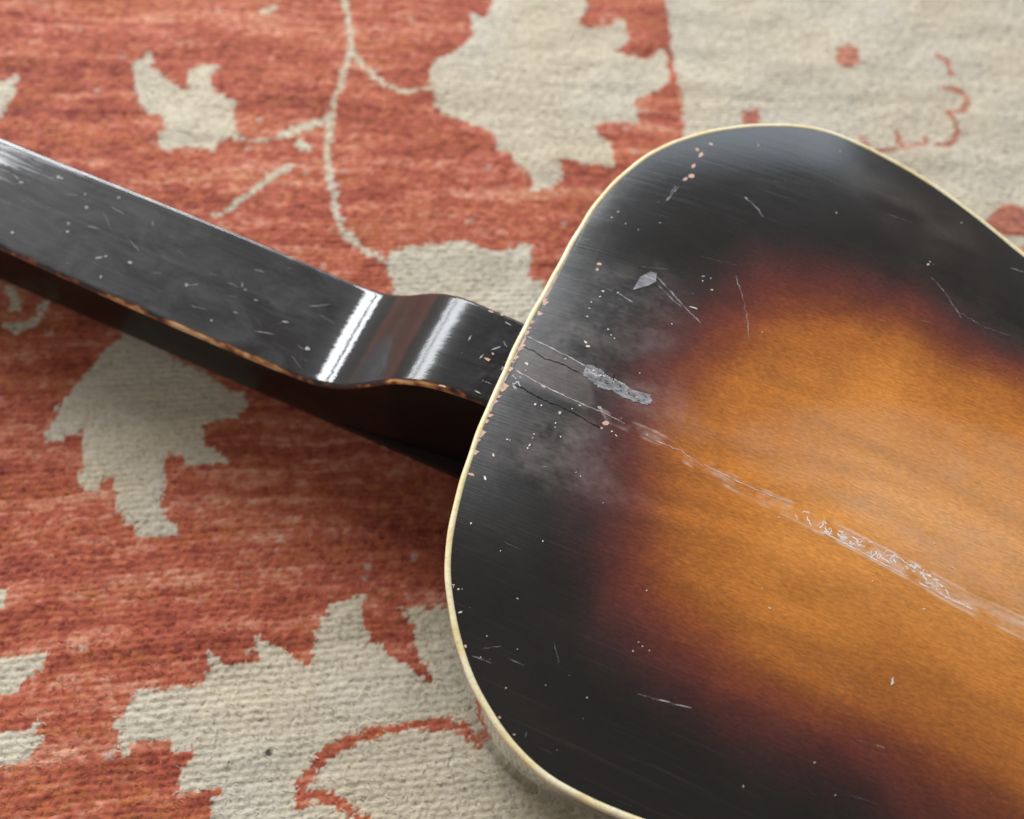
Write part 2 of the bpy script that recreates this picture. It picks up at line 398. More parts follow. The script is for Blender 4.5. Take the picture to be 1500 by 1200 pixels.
def dark_lacquer(name, base, rough, crough, bump, wear=False, smears=0.0):
    M = lacquer(name, crough)
    gn = M.noise(1.0, (18, 900, 900), 3, .6); sm = M.noise(1.0, (38, 75, 60), 6, .68, dist=1.0); big = M.noise(1.0, (22, 38, 30), 3, .5, dist=.6)
    c = M.mix(M.math('MULTIPLY', M.math('MULTIPLY', M.ramp(sm, [(.42, g(0)), (.72, g(1))]), smears), M.attr('smudge').outputs['Fac'] if wear else 1.0), base, (.085, .082, .086))
    if wear:
        wv = M.attr("wear").outputs["Fac"]
        wc = M.ramp(wv, [(0.25, (.02, .006, .004)), (.45, (.16, .045, .014)), (.75, (.50, .235, .075)), (1, (.66, .46, .24))])
        c = M.mix(M.ramp(wv, [(.12, g(0)), (.35, g(1))]), c, wc)
    M.link(c, M.bsdf.inputs["Base Color"])
    M.link(M.math('MULTIPLY_ADD', sm, .18, rough - .09), M.bsdf.inputs["Roughness"])
    M.link(M.math('ADD', M.math('MULTIPLY_ADD', big, crough * 1.6, crough * .2), M.math('MULTIPLY', M.attr('heel').outputs['Fac'], .09)) if wear else M.math('MULTIPLY_ADD', big, crough * 1.6, crough * .2), M.bsdf.inputs["Coat Roughness"])
    if wear:
        M.bsdf.inputs["Specular IOR Level"].default_value = .35
        flank = M.attr("flank").outputs["Fac"]
        M.link(M.math('SUBTRACT', M.math('MULTIPLY_ADD', flank, -.85, 1.0), M.math('MULTIPLY', M.attr('heel').outputs['Fac'], .35)), M.bsdf.inputs["Coat Weight"])
        M.link(M.math('MULTIPLY_ADD', flank, -.05, .13), M.bsdf.inputs["Specular IOR Level"])
    bn = M.bump(gn, bump, .0002).outputs[0]
    M.link(bn, M.bsdf.inputs["Normal"]); M.link(bn, M.bsdf.inputs["Coat Normal"])
    return M.m

def plain(name, col, rough, spec=.5, var=.2, scale=(300, 300, 300)):
    M = NT(name)
    n = M.noise(1.0, scale, 4, .6)
    c = M.mix(1.0, col, M.ramp(n, [(.25, g(1 - var)), (.75, g(1 + 0))]), 'MULTIPLY')
    M.link(c, M.bsdf.inputs["Base Color"])
    M.bsdf.inputs["Roughness"].default_value = rough
    M.bsdf.inputs["Specular IOR Level"].default_value = spec
    return M.m

def see_through(name, col, rough, lo, hi, scale, var=.4):
    M = NT(name)
    n = M.noise(1.0, scale, 4, .65); n2 = M.noise(1.3, scale, 3, .6)
    M.link(M.mix(1.0, col, M.ramp(n2, [(.3, g(1 - var)), (.7, g(1))]), 'MULTIPLY'), M.bsdf.inputs["Base Color"])
    M.link(M.ramp(n, [(.36, g(lo)), (.62, g(hi))]), M.bsdf.inputs["Alpha"])
    M.bsdf.inputs["Roughness"].default_value = rough
    M.bsdf.inputs["Specular IOR Level"].default_value = .3
    return M.m

MAT_BACK = back_material()
MAT_NECK = dark_lacquer("neck_black_lacquer", (.0085, .0070, .0065), .42, .055, .26, wear=True, smears=.5)
MAT_SIDE = dark_lacquer("side_dark_lacquer", (.014, .0085, .007), .25, .03, .03)
def binding_material():
    M = NT("aged_cream_celluloid")
    a_ = M.noise(1.0, (60, 60, 60), 4, .6); b_ = M.noise(1.0, (900, 900, 300), 3, .6); c_ = M.noise(1.0, (240, 240, 240), 4, .7)
    col = M.ramp(a_, [(.3, (.80, .60, .27)), (.5, (.86, .74, .44)), (.7, (.90, .83, .60))])
    col = M.mix(M.ramp(c_, [(.62, g(0)), (.74, g(.65))]), col, (.42, .22, .09))
    col = M.mix(1.0, col, M.ramp(b_, [(.3, g(.8)), (.6, g(1))]), 'MULTIPLY')
    M.link(col, M.bsdf.inputs["Base Color"])
    M.link(M.math('MULTIPLY_ADD', c_, .35, .15), M.bsdf.inputs["Roughness"])
    M.link(M.bump(c_, .25, .0003).outputs[0], M.bsdf.inputs["Normal"])
    return M.m
MAT_BIND = binding_material()
MAT_EBONY = plain("dark_fingerboard_wood", (.02, .013, .010), .5, .3)
MAT_WOOD = plain("bare_pink_wood", (.72, .47, .37), .7, .2, .35, (700, 700, 700))
MAT_PALE = plain("pale_chipped_wood", (.80, .71, .62), .7, .2, .3, (700, 700, 700))
MAT_GREY = see_through("lifted_grey_lacquer", (.47, .465, .49), .32, .42, .98, (200, 520, 300), .6)
MAT_SCR = see_through("pale_scratch", (.60, .58, .60), .6, .05, .70, (260, 260, 260))
MAT_LINE = see_through("pale_crack_edge", (.74, .73, .75), .5, .35, .95, (260, 260, 260))
MAT_NICK = see_through("neck_scuff", (.62, .61, .62), .6, .35, .95, (260, 260, 260))
MAT_GLUE = see_through("white_glue_residue", (.96, .90, .86), .22, .45, 1.0, (600, 600, 600), .1)
MAT_CRACK = plain("dark_crack", (.008, .006, .006), .8, .1)
MAT_STEEL = plain("nickel_plate", (.55, .53, .5), .3)

# ------------------------------------------------------------------ guitar: outline of the body
guitar = bpy.data.objects.new("acoustic_guitar", None)
COL.objects.link(guitar)
guitar.location = (HEEL[0], HEEL[1], 0.0)
guitar.rotation_euler = (0, 0, ANG)
guitar["label"] = "old sunburst acoustic guitar lying face down with scratched amber back and black square neck"
guitar["category"] = "guitar"

OUT = [(896,1193),(867,1180),(813,1153),(767,1117),(733,1077),(707,1037),(683,990),(667,940),(658,900),(652,860),(651,825),(651.7,800),(655,786),(665,734),(676,696),(688,658),(700,624),(712,596),(724,572),(735,546),(760,490),(783,447),(810,400),(837,350),(850,329),(866,302),(890,273),(919,246),(957,219),(999,201),(1042,189),(1085,182.5),(1117,180.7),(1170,181.5),(1215,190),(1260,208),(1313,235),(1367,267),(1420,305),(1473,347),(1500,370)]
loc = to_local(plane_pt(OUT, ZB))
rest_up = np.array([(.190,.126),(.215,.1215),(.240,.124),(.275,.136),(.320,.158),(.370,.176),(.410,.176),(.450,.156),(.480,.105),(.492,.045)])
rest_lo = np.array([(.492,-.011),(.480,-.071),(.450,-.123),(.410,-.143),(.370,-.143),(.320,-.125),(.275,-.103),(.240,-.091),(.215,-.089),(.195,-.0925),(.170,-.101),(.140,-.112),(.112,-.121)])
raw = np.r_[loc, rest_up, rest_lo]
def resample(P, n, sig):
    """closed Catmull-Rom through P, evenly spaced, lightly smoothed"""
    Q = []
    m = len(P)
    for i in range(m):
        p0, p1, p2, p3 = P[i - 1], P[i], P[(i + 1) % m], P[(i + 2) % m]
        for t in np.linspace(0, 1, 24, endpoint=False):
            Q.append(.5 * ((2 * p1) + (-p0 + p2) * t + (2 * p0 - 5 * p1 + 4 * p2 - p3) * t * t + (-p0 + 3 * p1 - 3 * p2 + p3) * t ** 3))
    Q = np.array(Q)
    L = np.r_[0, np.cumsum(np.linalg.norm(np.roll(Q, -1, 0) - Q, axis=1))]
    s = np.linspace(0, L[-1], n, endpoint=False)
    R = np.c_[np.interp(s, L, np.r_[Q[:, 0], Q[0, 0]]), np.interp(s, L, np.r_[Q[:, 1], Q[0, 1]])]
    k = np.arange(-n // 2, n // 2); ker = np.exp(-.5 * (k * L[-1] / n / sig) ** 2); ker /= ker.sum()
    fk = np.fft.fft(np.fft.ifftshift(ker))
    return np.real(np.fft.ifft(np.fft.fft(R, axis=0) * fk[:, None], axis=0))
NO = 1400
C = resample(raw, NO, .0045)
tan = np.roll(C, -1, 0) - np.roll(C, 1, 0); tan /= np.linalg.norm(tan, axis=1)[:, None]
nor = np.c_[tan[:, 1], -tan[:, 0]]
ctr = np.array([.2, .017])
if ((C - ctr) * nor).sum(1).mean() < 0: nor = -nor          # outward
BW = .0020                                                  # binding width
CI = C - nor * BW

# back plate as rows across the body, fine where the photograph shows it
i0 = CI[:, 0].argmin(); i1 = CI[:, 0].argmax()
ring = np.roll(CI, -i0, 0); k1 = (i1 - i0) % NO
h1, h2 = ring[:k1 + 1], np.r_[ring[k1:], ring[:1]][::-1]
def mono(hh):
    o = np.maximum.accumulate(hh[:, 0] + np.arange(len(hh)) * 1e-9); return o, hh[:, 1]
ha, hb = (h1, h2) if h1[:, 1].mean() > h2[:, 1].mean() else (h2, h1)
sa, wa = mono(ha); sb, wb = mono(hb)
smin, smax = max(sa[0], sb[0]), min(sa[-1], sb[-1])
head = smin + .012 * np.linspace(0, 1, 70) ** 2.6
mid = np.arange(head[-1] + .0005, .262, .00052)
tail = .262 + (smax - .262) * (1 - (1 - np.linspace(.0, 1, 70)) ** 1.8)
S = np.r_[head, mid, tail]
NCU = 600
Uc = np.linspace(0, 1, NCU)
wu = np.interp(S, sa, wa); wl = np.interp(S, sb, wb)
SS = np.repeat(S[:, None], NCU, 1); WW = wl[:, None] + (wu - wl)[:, None] * Uc[None, :]
# arch of the back: rolls up from the rim, then a gentle dome
ri = np.unique(np.r_[np.arange(0, len(S), 3), len(S) - 1]); ci = np.unique(np.r_[np.arange(0, NCU, 3), NCU - 1])
Cs = CI[::2]
sub = np.stack([SS[np.ix_(ri, ci)], WW[np.ix_(ri, ci)]], -1).reshape(-1, 2)
dd = np.full(len(sub), 9.)
for a0 in range(0, len(sub), 4000):
    blk = sub[a0:a0 + 4000]
    dd[a0:a0 + 4000] = seg_dist(Cs, blk[:, 0], blk[:, 1], True)
dd = dd.reshape(len(ri), len(ci))
tmp = np.stack([np.interp(np.arange(NCU), ci, row) for row in dd])
DD = np.stack([np.interp(np.arange(len(S)), ri, tmp[:, j]) for j in range(NCU)], 1)
def arch(d):
    e1 = 1 - np.clip(1 - d / .030, 0, 1) ** 2
    e2 = 1 - np.clip(1 - d / .125, 0, 1) ** 2.2
    return .0016 * e1 + .0065 * e2
HH = arch(DD)
for _ in range(12):                                         # even out the facets, rim kept
    HH[1:-1, 1:-1] += .2 * (HH[1:-1, 2:] + HH[1:-1, :-2] + HH[2:, 1:-1] + HH[:-2, 1:-1] - 4 * HH[1:-1, 1:-1])
def back_h(s, w):                                           # height of the arch above the rim
    s = np.asarray(s); w = np.asarray(w)
    a_ = np.interp(s, sb, wb); b_ = np.interp(s, sa, wa)
    u_ = np.clip((w - a_) / np.maximum(b_ - a_, 1e-6), 0, 1) * (NCU - 1)
    r_ = np.interp(s, S, np.arange(len(S)))
    r0 = np.clip(r_.astype(int), 0, len(S) - 2); c0 = np.clip(u_.astype(int), 0, NCU - 2)
    fr, fc = r_ - r0, u_ - c0
    return (HH[r0, c0] * (1 - fc) + HH[r0, c0 + 1] * fc) * (1 - fr) + (HH[r0 + 1, c0] * (1 - fc) + HH[r0 + 1, c0 + 1] * fc) * fr
def on_back(px, lift=0.0):                                  # photo pixels -> guitar-local points on the back
    px = np.atleast_2d(np.asarray(px, float))
    z = np.full(len(px), ZB)
    for _ in range(4):
        L = to_local(plane_pt(px, z)); z = ZB + back_h(L[:, 0], L[:, 1])
    return np.c_[L, z + lift]
def PB(pts, k=1.0, o=(0, 0)): return on_back([(o[0] + a / k, o[1] + c / k) for a, c in pts])[:, :2]

X, Yw = SS.ravel(), WW.ravel()
near = X < .27
figure = np.sin(2 * np.pi * (Yw / .017 + 1.1 * vnoise(X / .07, Yw / .028, 58) + .35 * vnoise(X / .02, Yw / .012, 59) + ((X - .10) / .075) ** 2 * .8)) * (.5 + .5 * vnoise(X / .04, Yw / .03, 60))
def soft(poly, inner, outer):
    r_ = np.zeros(X.shape)
    P = np.asarray(poly)
    m = near & (X > P[:, 0].min() - outer) & (X < P[:, 0].max() + outer) & (Yw > P[:, 1].min() - outer) & (Yw < P[:, 1].max() + outer)
    r_[m] = sstep(-outer, inner, sdist(P, X[m], Yw[m]))
    return r_
far_amber = [(1980, 830), (1950, 1420)]
AMB = np.r_[PB([(988,720),(998,655),(1028,605),(1065,560),(1105,528),(1160,505),(1240,494),(1330,512),(1420,545),(1500,585)]), [(.26,.078),(.33,.095),(.40,.090),(.44,.055),(.445,-.02),(.41,-.066),(.34,-.066),(.27,-.052)], PB([(1500,1142),(1400,1080),(1300,1028),(1200,990),(1100,940),(1035,890),(1005,850),(992,790)])]
BLK = np.r_[PB([(822,640),(838,555),(885,470),(950,398),(1055,350),(1180,334),(1300,366),(1400,412),(1500,488)]), [(.25,.10),(.33,.135),(.41,.135),(.46,.08),(.465,-.04),(.42,-.105),(.34,-.103),(.27,-.092)], PB([(1400,1330),(1300,1285),(1215,1235),(1130,1180),(1040,1125),(965,1080),(890,1022),(842,945),(812,865),(806,740)])]
dA = np.full(X.shape, 0.0); dB = np.full(X.shape, 0.0)
rs = np.arange(0, len(S), 3); 
rs = np.unique(np.r_[rs, len(S) - 1]); cs = np.unique(np.r_[np.arange(0, NCU, 3), NCU - 1])
def field(poly):
    q_ = sdist(poly, SS[np.ix_(rs, cs)].ravel(), WW[np.ix_(rs, cs)].ravel()).reshape(len(rs), len(cs))
    t_ = np.stack([np.interp(np.arange(NCU), cs, row) for row in q_])
    return np.stack([np.interp(np.arange(len(S)), rs, t_[:, j]) for j in range(NCU)], 1).ravel()
dA, dB = field(AMB), field(BLK)
wob = .0035 * vnoise(X / .03, Yw / .03, 51) + .0015 * vnoise(X / .008, Yw / .008, 52)
dA = dA + wob; dB = dB + wob
burst = np.where(dB < 0, np.clip(dB / .04, -.12, 0), np.where(dA < 0, dB / np.maximum(dB - dA, 1e-5), 1 + np.clip(dA, 0, .09) / .09))

haze_sheen = np.zeros(X.shape); matte = np.zeros(X.shape)
n_a = vnoise(X / .012, Yw / .007, 53); n_b = vnoise(X / .004, Yw / .003, 54)
n_c = vnoise(X / .0015, Yw / .0011, 57)
blot = np.clip(.6 + .5 * n_a + .35 * n_b + .35 * n_c, 0, 1.6)
# bloomed and rubbed patches in the lacquer, plus a paler pinkish area (where they are on the back)
haze_sheen += .17 * soft(PB([(830,455),(880,400),(960,395),(1000,440),(985,500),(930,545),(960,585),(1000,640),(960,625),(905,580),(850,535),(800,500)]), .006, .008) * blot
haze_sheen += .16 * soft(PB([(938,555),(985,560),(1010,600),(1050,640),(1030,640),(985,610),(945,585)]), .003, .006) * blot
haze_sheen += .22 * soft(PB([(790,615),(860,625),(905,660),(895,690),(905,715),(960,745),(900,735),(850,720),(800,715),(760,690)]), .004, .006) * blot * .8
haze_sheen += .27 * soft(PB([(1056,648),(1075,612),(1150,590),(1300,580),(1520,640),(1520,905),(1400,850),(1280,780),(1130,712),(1080,680)]), .010, .0025) * np.clip(.85 + .25 * n_a + .2 * n_c, 0, 2)  # paler pinkish area over the amber, crisp at its rim
haze_sheen += .10 * soft(PB([(1300,700),(1520,740),(1520,900),(1400,850)]), .02, .02)
haze_sheen += .28 * soft(PB([(768,497),(858,538),(870,590),(857,600),(752,550)]), .001, .0015) * .7
haze_sheen += .09 * soft(PB([(700,560),(830,470),(880,560),(860,640),(700,690)]), .01, .02) * blot
# strip of old glue and rubbed lacquer running down the back
BAND = [(880,600),(960,632),(1030,672),(1100,710),(1130,722),(1180,745),(1220,765),(1300,805),(1350,830),(1400,858),(1520,915),(1520,945),(1400,888),(1330,848),(1240,800),(1180,770),(1140,750),(1100,732),(1030,694),(960,650),(890,618)]
run = np.interp(X, [.02, .05, .085, .105, .125, .19, .23], [.8, .9, 1.3, 1.6, 1.7, 1.5, 1.4])
m_b = np.where(near, seg_dist(PB(BAND), np.where(near, X, 9), np.where(near, Yw, 9), True), 1)
glaze = .75 * run * soft(PB(BAND), .0022, .0001) * np.clip(.45 + .6 * n_a + .7 * n_b + .3 * n_c, 0, 1.5)
glaze += .9 * run * sstep(.0006, .0002, m_b) * np.clip(.45 + n_b + .5 * n_a, 0, 1)
haze_sheen += .25 * soft(PB([(1215,720),(1300,755),(1420,830),(1520,880),(1520,915),(1300,805)]), .003, .004)
# cloudy window sheen near the upper rim, painted in as paler colour
haze_sheen += .10 * soft(PB([(1190,225),(1260,240),(1330,290),(1400,330),(1420,370),(1370,360),(1310,330),(1300,300),(1230,260)]), .004, .012) * np.clip(.6 + .8 * n_a, 0, 1.5)
haze_sheen += .05 * soft(PB([(1340,390),(1440,440),(1520,500),(1520,560),(1400,480)]), .01, .015) * blot  # fainter pale patch further in
matte = np.clip(soft(PB([(660,700),(720,560),(800,440),(1000,430),(1000,640),(900,760),(760,780)]), .01, .03) * .5 + haze_sheen, 0, 1)
dirt = vnoise(X / .05, Yw / .04, 55) * .5 + vnoise(X / .018, Yw / .016, 56) * .4
haze_sheen = np.clip(haze_sheen + np.clip(dirt, 0, 1) * .025, 0, 1.2)

zz = ZB + HH.ravel()
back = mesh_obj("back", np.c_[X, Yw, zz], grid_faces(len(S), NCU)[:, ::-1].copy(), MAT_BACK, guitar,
                attrs={"burst": ('FLOAT', burst), "haze_sheen": ('FLOAT', haze_sheen), "matte": ('FLOAT', matte), "figure": ('FLOAT', figure), "glaze": ('FLOAT', np.clip(glaze, 0, 1.6))})

# binding: rounded strip round the rim
prof = [(-BW - .0004, -.0006), (-BW + .0001, .00002), (-BW + .0003, .00016), (-.0011, .00022), (-.0005, .00014), (-.00012, -.00015), (.0001, -.0007), (.0001, -.0030), (-.0008, -.0031)]
bco = []
for off, dz in prof:
    wobble = .00008 * np.sin(np.arange(NO) * .37) + .00007 * np.cos(np.arange(NO) * .113)
    P = C + nor * (off + (wobble[:, None] if off > -.0015 else wobble[:, None] * .6))
    bco.append(np.c_[P, np.full(NO, ZB + dz)])
bf = grid_faces(len(prof), NO, True)
mesh_obj("binding", np.concatenate(bco), bf, MAT_BIND, guitar)

# side
ZS = .0028
sco = []
for off, z in [(-.0014, ZB - .003), (-.0003, ZB - .0040), (-.0002, ZB - .006), (-.0002, .05), (-.0002, ZS + .002), (-.0012, ZS), (-.004, ZS - .0004)]:
    sco.append(np.c_[C + nor * off, np.full(NO, z)])
mesh_obj("side", np.concatenate(sco), grid_faces(len(sco), NO, True), MAT_SIDE, guitar)
# front of the body, face down
fr = C[::8] - nor[::8] * .0038
nf = len(fr)
mesh_obj("front", np.r_[np.c_[fr, np.full(nf, ZS - .0003)], np.c_[fr, np.full(nf, ZS + .003)]],
         [list(range(nf)), list(range(2 * nf - 1, nf - 1, -1))] + [[k, (k + 1) % nf, nf + (k + 1) % nf, nf + k] for k in range(nf)], MAT_SIDE, guitar, smooth=False)
def box(name, x0, x1, y0, y1, z0, z1, mat, parent, bev=.0008):
    import bmesh
    bm = bmesh.new(); bmesh.ops.create_cube(bm, size=1)
    for v in bm.verts:
        v.co = Vector(((x0 + x1) / 2 + v.co.x * (x1 - x0), (y0 + y1) / 2 + v.co.y * (y1 - y0), (z0 + z1) / 2 + v.co.z * (z1 - z0)))
    bmesh.ops.bevel(bm, geom=bm.edges[:], offset=bev, segments=2, affect='EDGES')
    me = bpy.data.meshes.new(name); bm.to_mesh(me); bm.free(); me.materials.append(mat)
    o = bpy.data.objects.new(name, me); COL.objects.link(o); o.parent = parent
    return o

# ------------------------------------------------------------------ neck: flat backed square neck that sweeps up into the heel
DZ = .036
prf = np.array([(-.46, -DZ), (-.30, -DZ), (-.12, -DZ), (-.085, -DZ), (-.075, -.0357), (-.068, -.0342), (-.060, -.0305), (-.052, -.0243), (-.044, -.0163), (-.036, -.0090), (-.029, -.0047), (-.022, -.0025), (-.014, -.0014), (-.006, -.0009), (.0012, -.0007)])
hwp = np.array([(-.46, .0225), (-.25, .0240), (-.09, .0248), (-.070, .0243), (-.056, .0233), (-.042, .0221), (-.030, .0207), (-.018, .0193), (-.008, .0186), (.0012, .0182)])
def cr_interp(P, x):
    xs, ys_ = P[:, 0], P[:, 1]
    m = np.gradient(ys_, xs)
    i = np.clip(np.searchsorted(xs, x) - 1, 0, len(xs) - 2)
    h_ = xs[i + 1] - xs[i]; t_ = (x - xs[i]) / h_
    return (2 * t_**3 - 3 * t_**2 + 1) * ys_[i] + (t_**3 - 2 * t_**2 + t_) * h_ * m[i] + (-2 * t_**3 + 3 * t_**2) * ys_[i + 1] + (t_**3 - t_**2) * h_ * m[i + 1]
st = np.r_[np.linspace(-.46, -.26, 24, endpoint=False), np.arange(-.26, .0012, .0008), .0012]
zt = ZB + cr_interp(prf, st); hw = cr_interp(hwp, st)
kz = np.exp(-.5 * (np.arange(-8, 9) / 3.2) ** 2); kz /= kz.sum()
zt[30:-12] = np.convolve(zt, kz, 'same')[30:-12]
ZN = .0215
AR = .0020
arc = np.linspace(0, math.pi / 2, 9)
sec = []                                                    # (side, kind) template evaluated per station
nco, wr = [], []
nw = 70
for s_, z_, h_ in zip(st, zt, hw):
    rows_ = [(-h_ + .0008, ZN), (-h_ + .0002, ZN + .004), (-h_, ZN + .5 * (z_ - ZN))]
    for a_ in arc: rows_.append((-h_ + AR - AR * math.cos(a_), z_ - AR + AR * math.sin(a_)))
    for x_ in np.linspace(-h_ + AR, h_ - AR, nw)[1:-1]: rows_.append((x_, z_))
    for a_ in arc[::-1]: rows_.append((h_ - AR + AR * math.cos(a_), z_ - AR + AR * math.sin(a_)))
    rows_ += [(h_, ZN + .5 * (z_ - ZN)), (h_ - .0002, ZN + .004), (h_ - .0008, ZN)]
    nco.append([(s_, y_, zq) for y_, zq in rows_])
nco = np.array(nco); NS, NP = nco.shape[:2]
# worn arrises: bare orange wood along the lower edge, paler along the upper edge
dl = (nco[:, :, 1] + hw[:, None]); du = (hw[:, None] - nco[:, :, 1]); top_ = nco[:, :, 2] > zt[:, None] - .0019
s_ = nco[:, :, 0]
nz = vnoise(s_ / .006, nco[:, :, 1] / .0012, 61) * .5 + vnoise(s_ / .0022, nco[:, :, 1] / .001, 62) * .35 + vnoise(s_ / .02, nco[:, :, 1] / .1, 63) * .3
low_amt = np.interp(s_, [-.26, -.20, -.160, -.150, -.125, -.105, -.09, -.07, -.05, -.03, -.012], [.55, .65, .85, 1.25, 1.3, 1.1, .75, .3, .3, .8, .45])
up_amt = np.interp(s_, [-.26, -.20, -.17, -.12, -.09, -.07, -.04, 0], [.2, .45, .75, .8, .85, .3, .5, .4])
edge_l = np.where(top_, sstep(.0030, .0006, dl), 0); edge_u = np.where(top_, sstep(.0016, .0004, du), 0)
wear = np.clip(edge_l * (low_amt * (.75 + .45 * vnoise(s_ / .011, s_ * 0 + 3.3, 71)) + nz * .85) + edge_u * (up_amt + nz * .85) - .12, 0, 1)
end = (sstep(-.012, -.001, s_) * (vnoise(s_ / .002, nco[:, :, 1] / .003, 64) > .72)) * .35
wear = np.clip(np.where(top_, np.maximum(wear, end), wear), 0, 1)
ripple = .00003 * vnoise(s_ / .05, nco[:, :, 1] / .0016, 65) + .00006 * vnoise(s_ / .02, nco[:, :, 1] / .012, 66)
bulge = sstep(-.012, -.002, s_) * (.00018 * vnoise(s_ / .0025, nco[:, :, 1] / .003, 67) + .0001 * vnoise(s_ / .001, nco[:, :, 1] / .0011, 68))
nco[:, :, 2] += np.where(top_, ripple + bulge, 0)
neck = mesh_obj("neck", nco.reshape(-1, 3), grid_faces(NS, NP)[:, ::-1].copy(), MAT_NECK, guitar, attrs={"wear": ('FLOAT', wear.ravel()), "heel": ('FLOAT', sstep(-.040, -.030, s_).ravel()), "smudge": ('FLOAT', np.where(top_, np.interp(s_, [-.085, -.07, -.02, -.008], [1, .12, .12, .6]), 0).ravel()), "flank": ('FLOAT', (~top_).astype(float).ravel())})
box("fingerboard", -.46, .02, -.0232, .0232, .0145, ZN - .0002, MAT_EBONY, guitar)
hs = box("headstock", -.62, -.461, -.033, .033, .030, .046, MAT_NECK, guitar, .002)
for k in range(3):
    for sd in (-1, 1):
        box("tuner", -.60 + .045 * k - .006, -.60 + .045 * k + .006, sd * .034 if sd > 0 else sd * .052, sd * .052 if sd > 0 else sd * .034, .033, .042, MAT_STEEL, hs, .002)

# ------------------------------------------------------------------ chips, scratches and residue on the back
MMPX = .00022
def blob_px(cx, cy, w, h, ang, n=8, rag=.28):
    th = np.linspace(0, 2 * math.pi, n, endpoint=False) + rng.uniform(0, .6)
    rr = 1 + rng.uniform(-rag, rag, n)
    x_, y_ = np.cos(th) * w * .5 * rr, np.sin(th) * h * .5 * rr
    a_ = math.radians(ang)
    return np.c_[cx + x_ * math.cos(a_) - y_ * math.sin(a_), cy + x_ * math.sin(a_) + y_ * math.cos(a_)]
def ribbon_px(pts, wd, jit=.0, step=4.0):
    P = np.asarray(pts, float)
    L = np.r_[0, np.cumsum(np.linalg.norm(np.diff(P, axis=0), axis=1))]
    n = max(2, int(L[-1] / step) + 1)
    s__ = np.linspace(0, L[-1], n)
    Q = np.c_[np.interp(s__, L, P[:, 0]), np.interp(s__, L, P[:, 1])]
    if jit: Q[1:-1] += rng.normal(0, jit, (n - 2, 2)) if n > 2 else 0
    t_ = np.gradient(Q, axis=0); t_ /= np.linalg.norm(t_, axis=1)[:, None] + 1e-9
    nn = np.c_[-t_[:, 1], t_[:, 0]]
    ww_ = wd * .42 * (1 + rng.uniform(-.4, .4, n))
    ww_[0] *= .3; ww_[-1] *= .3
    return Q + nn * ww_[:, None], Q - nn * ww_[:, None]
class Marks:
    def __init__(s): s.v = []; s.f = []
    def blob(s, *a, **k): s.poly(blob_px(*a, **k))
    def poly(s, P):
        c_ = P.mean(0); i = len(s.v); n = len(P)
        s.v += [tuple(c_)] + [tuple(q_) for q_ in P]
        s.f += [[i, i + 1 + k, i + 1 + (k + 1) % n] for k in range(n)]
    def ribbon(s, pts, wd, jit=0., step=4.):
        A, Bq = ribbon_px(pts, wd, jit, step); i = len(s.v); n = len(A)
        s.v += [tuple(q_) for q_ in A] + [tuple(q_) for q_ in Bq]
        s.f += [[i + k, i + k + 1, i + n + k + 1, i + n + k] for k in range(n - 1)]
    def build(s, name, mat, parent, proj, lift):
        co = proj(s.v, lift)
        # keep faces looking up
        f = []
        for q_ in s.f:
            a_, b_, c_ = co[q_[0]], co[q_[1]], co[q_[2]]
            f.append(q_ if (b_[0] - a_[0]) * (c_[1] - a_[1]) - (b_[1] - a_[1]) * (c_[0] - a_[0]) > 0 else q_[::-1])
        o = mesh_obj(name, co, f, mat, parent)
        o["kind"] = "stuff"
        return o

pink = Marks(); pale = Marks(); scr = Marks(); crack = Marks(); flake = Marks(); glue = Marks()
for x_, y_, w_, h_, a_ in [(796,566,6,3.5,20),(828,526,4,2,0),(1041,211,6,4,20),(1021,219,6,4,30),(1027,227,9,5,-50),(1016,243,8,4.5,-45),(1013,258,9,5.5,0),(1004,262.5,8,4.5,-30),
        (682,947,4.5,4,60),(732,1051,4,4,0),(753,1076,4,3,0),(887,620,9,7,0),(881,627,4,3,30),(878,387,7,4,0),(875,395,4,4,0),(820,604,4,3,0),(690,695,9,4,20)]:
    pink.blob(x_, y_, w_, h_, a_)
for x_, y_ in [(791,459),(780,472),(776,480),(773,487),(766,506),(762,511),(756,524),(751,530),(748,541),(741,565),(737,571),(732,581),(727,588),(719,609),(714,617),(708,633),(705,638),(702,644),(697,663),(786,452),(797,440),(799,444)]:
    q_ = rng.uniform(5, 9)
    pink.poly(np.array([(x_ - 3, y_ - q_ * .5), (x_ + rng.uniform(3, 6), y_ + rng.uniform(-2, 1)), (x_ - 1, y_ + q_ * .45), (x_ - 4, y_ + q_ * .3)]))
pink.ribbon([(795,443),(806,424),(816,402)], 3.2, .6); pink.ribbon([(775,484),(762,508),(751,530)], 2.4, .5); pink.ribbon([(745,545),(731,574),(718,604)], 1.8, .5)
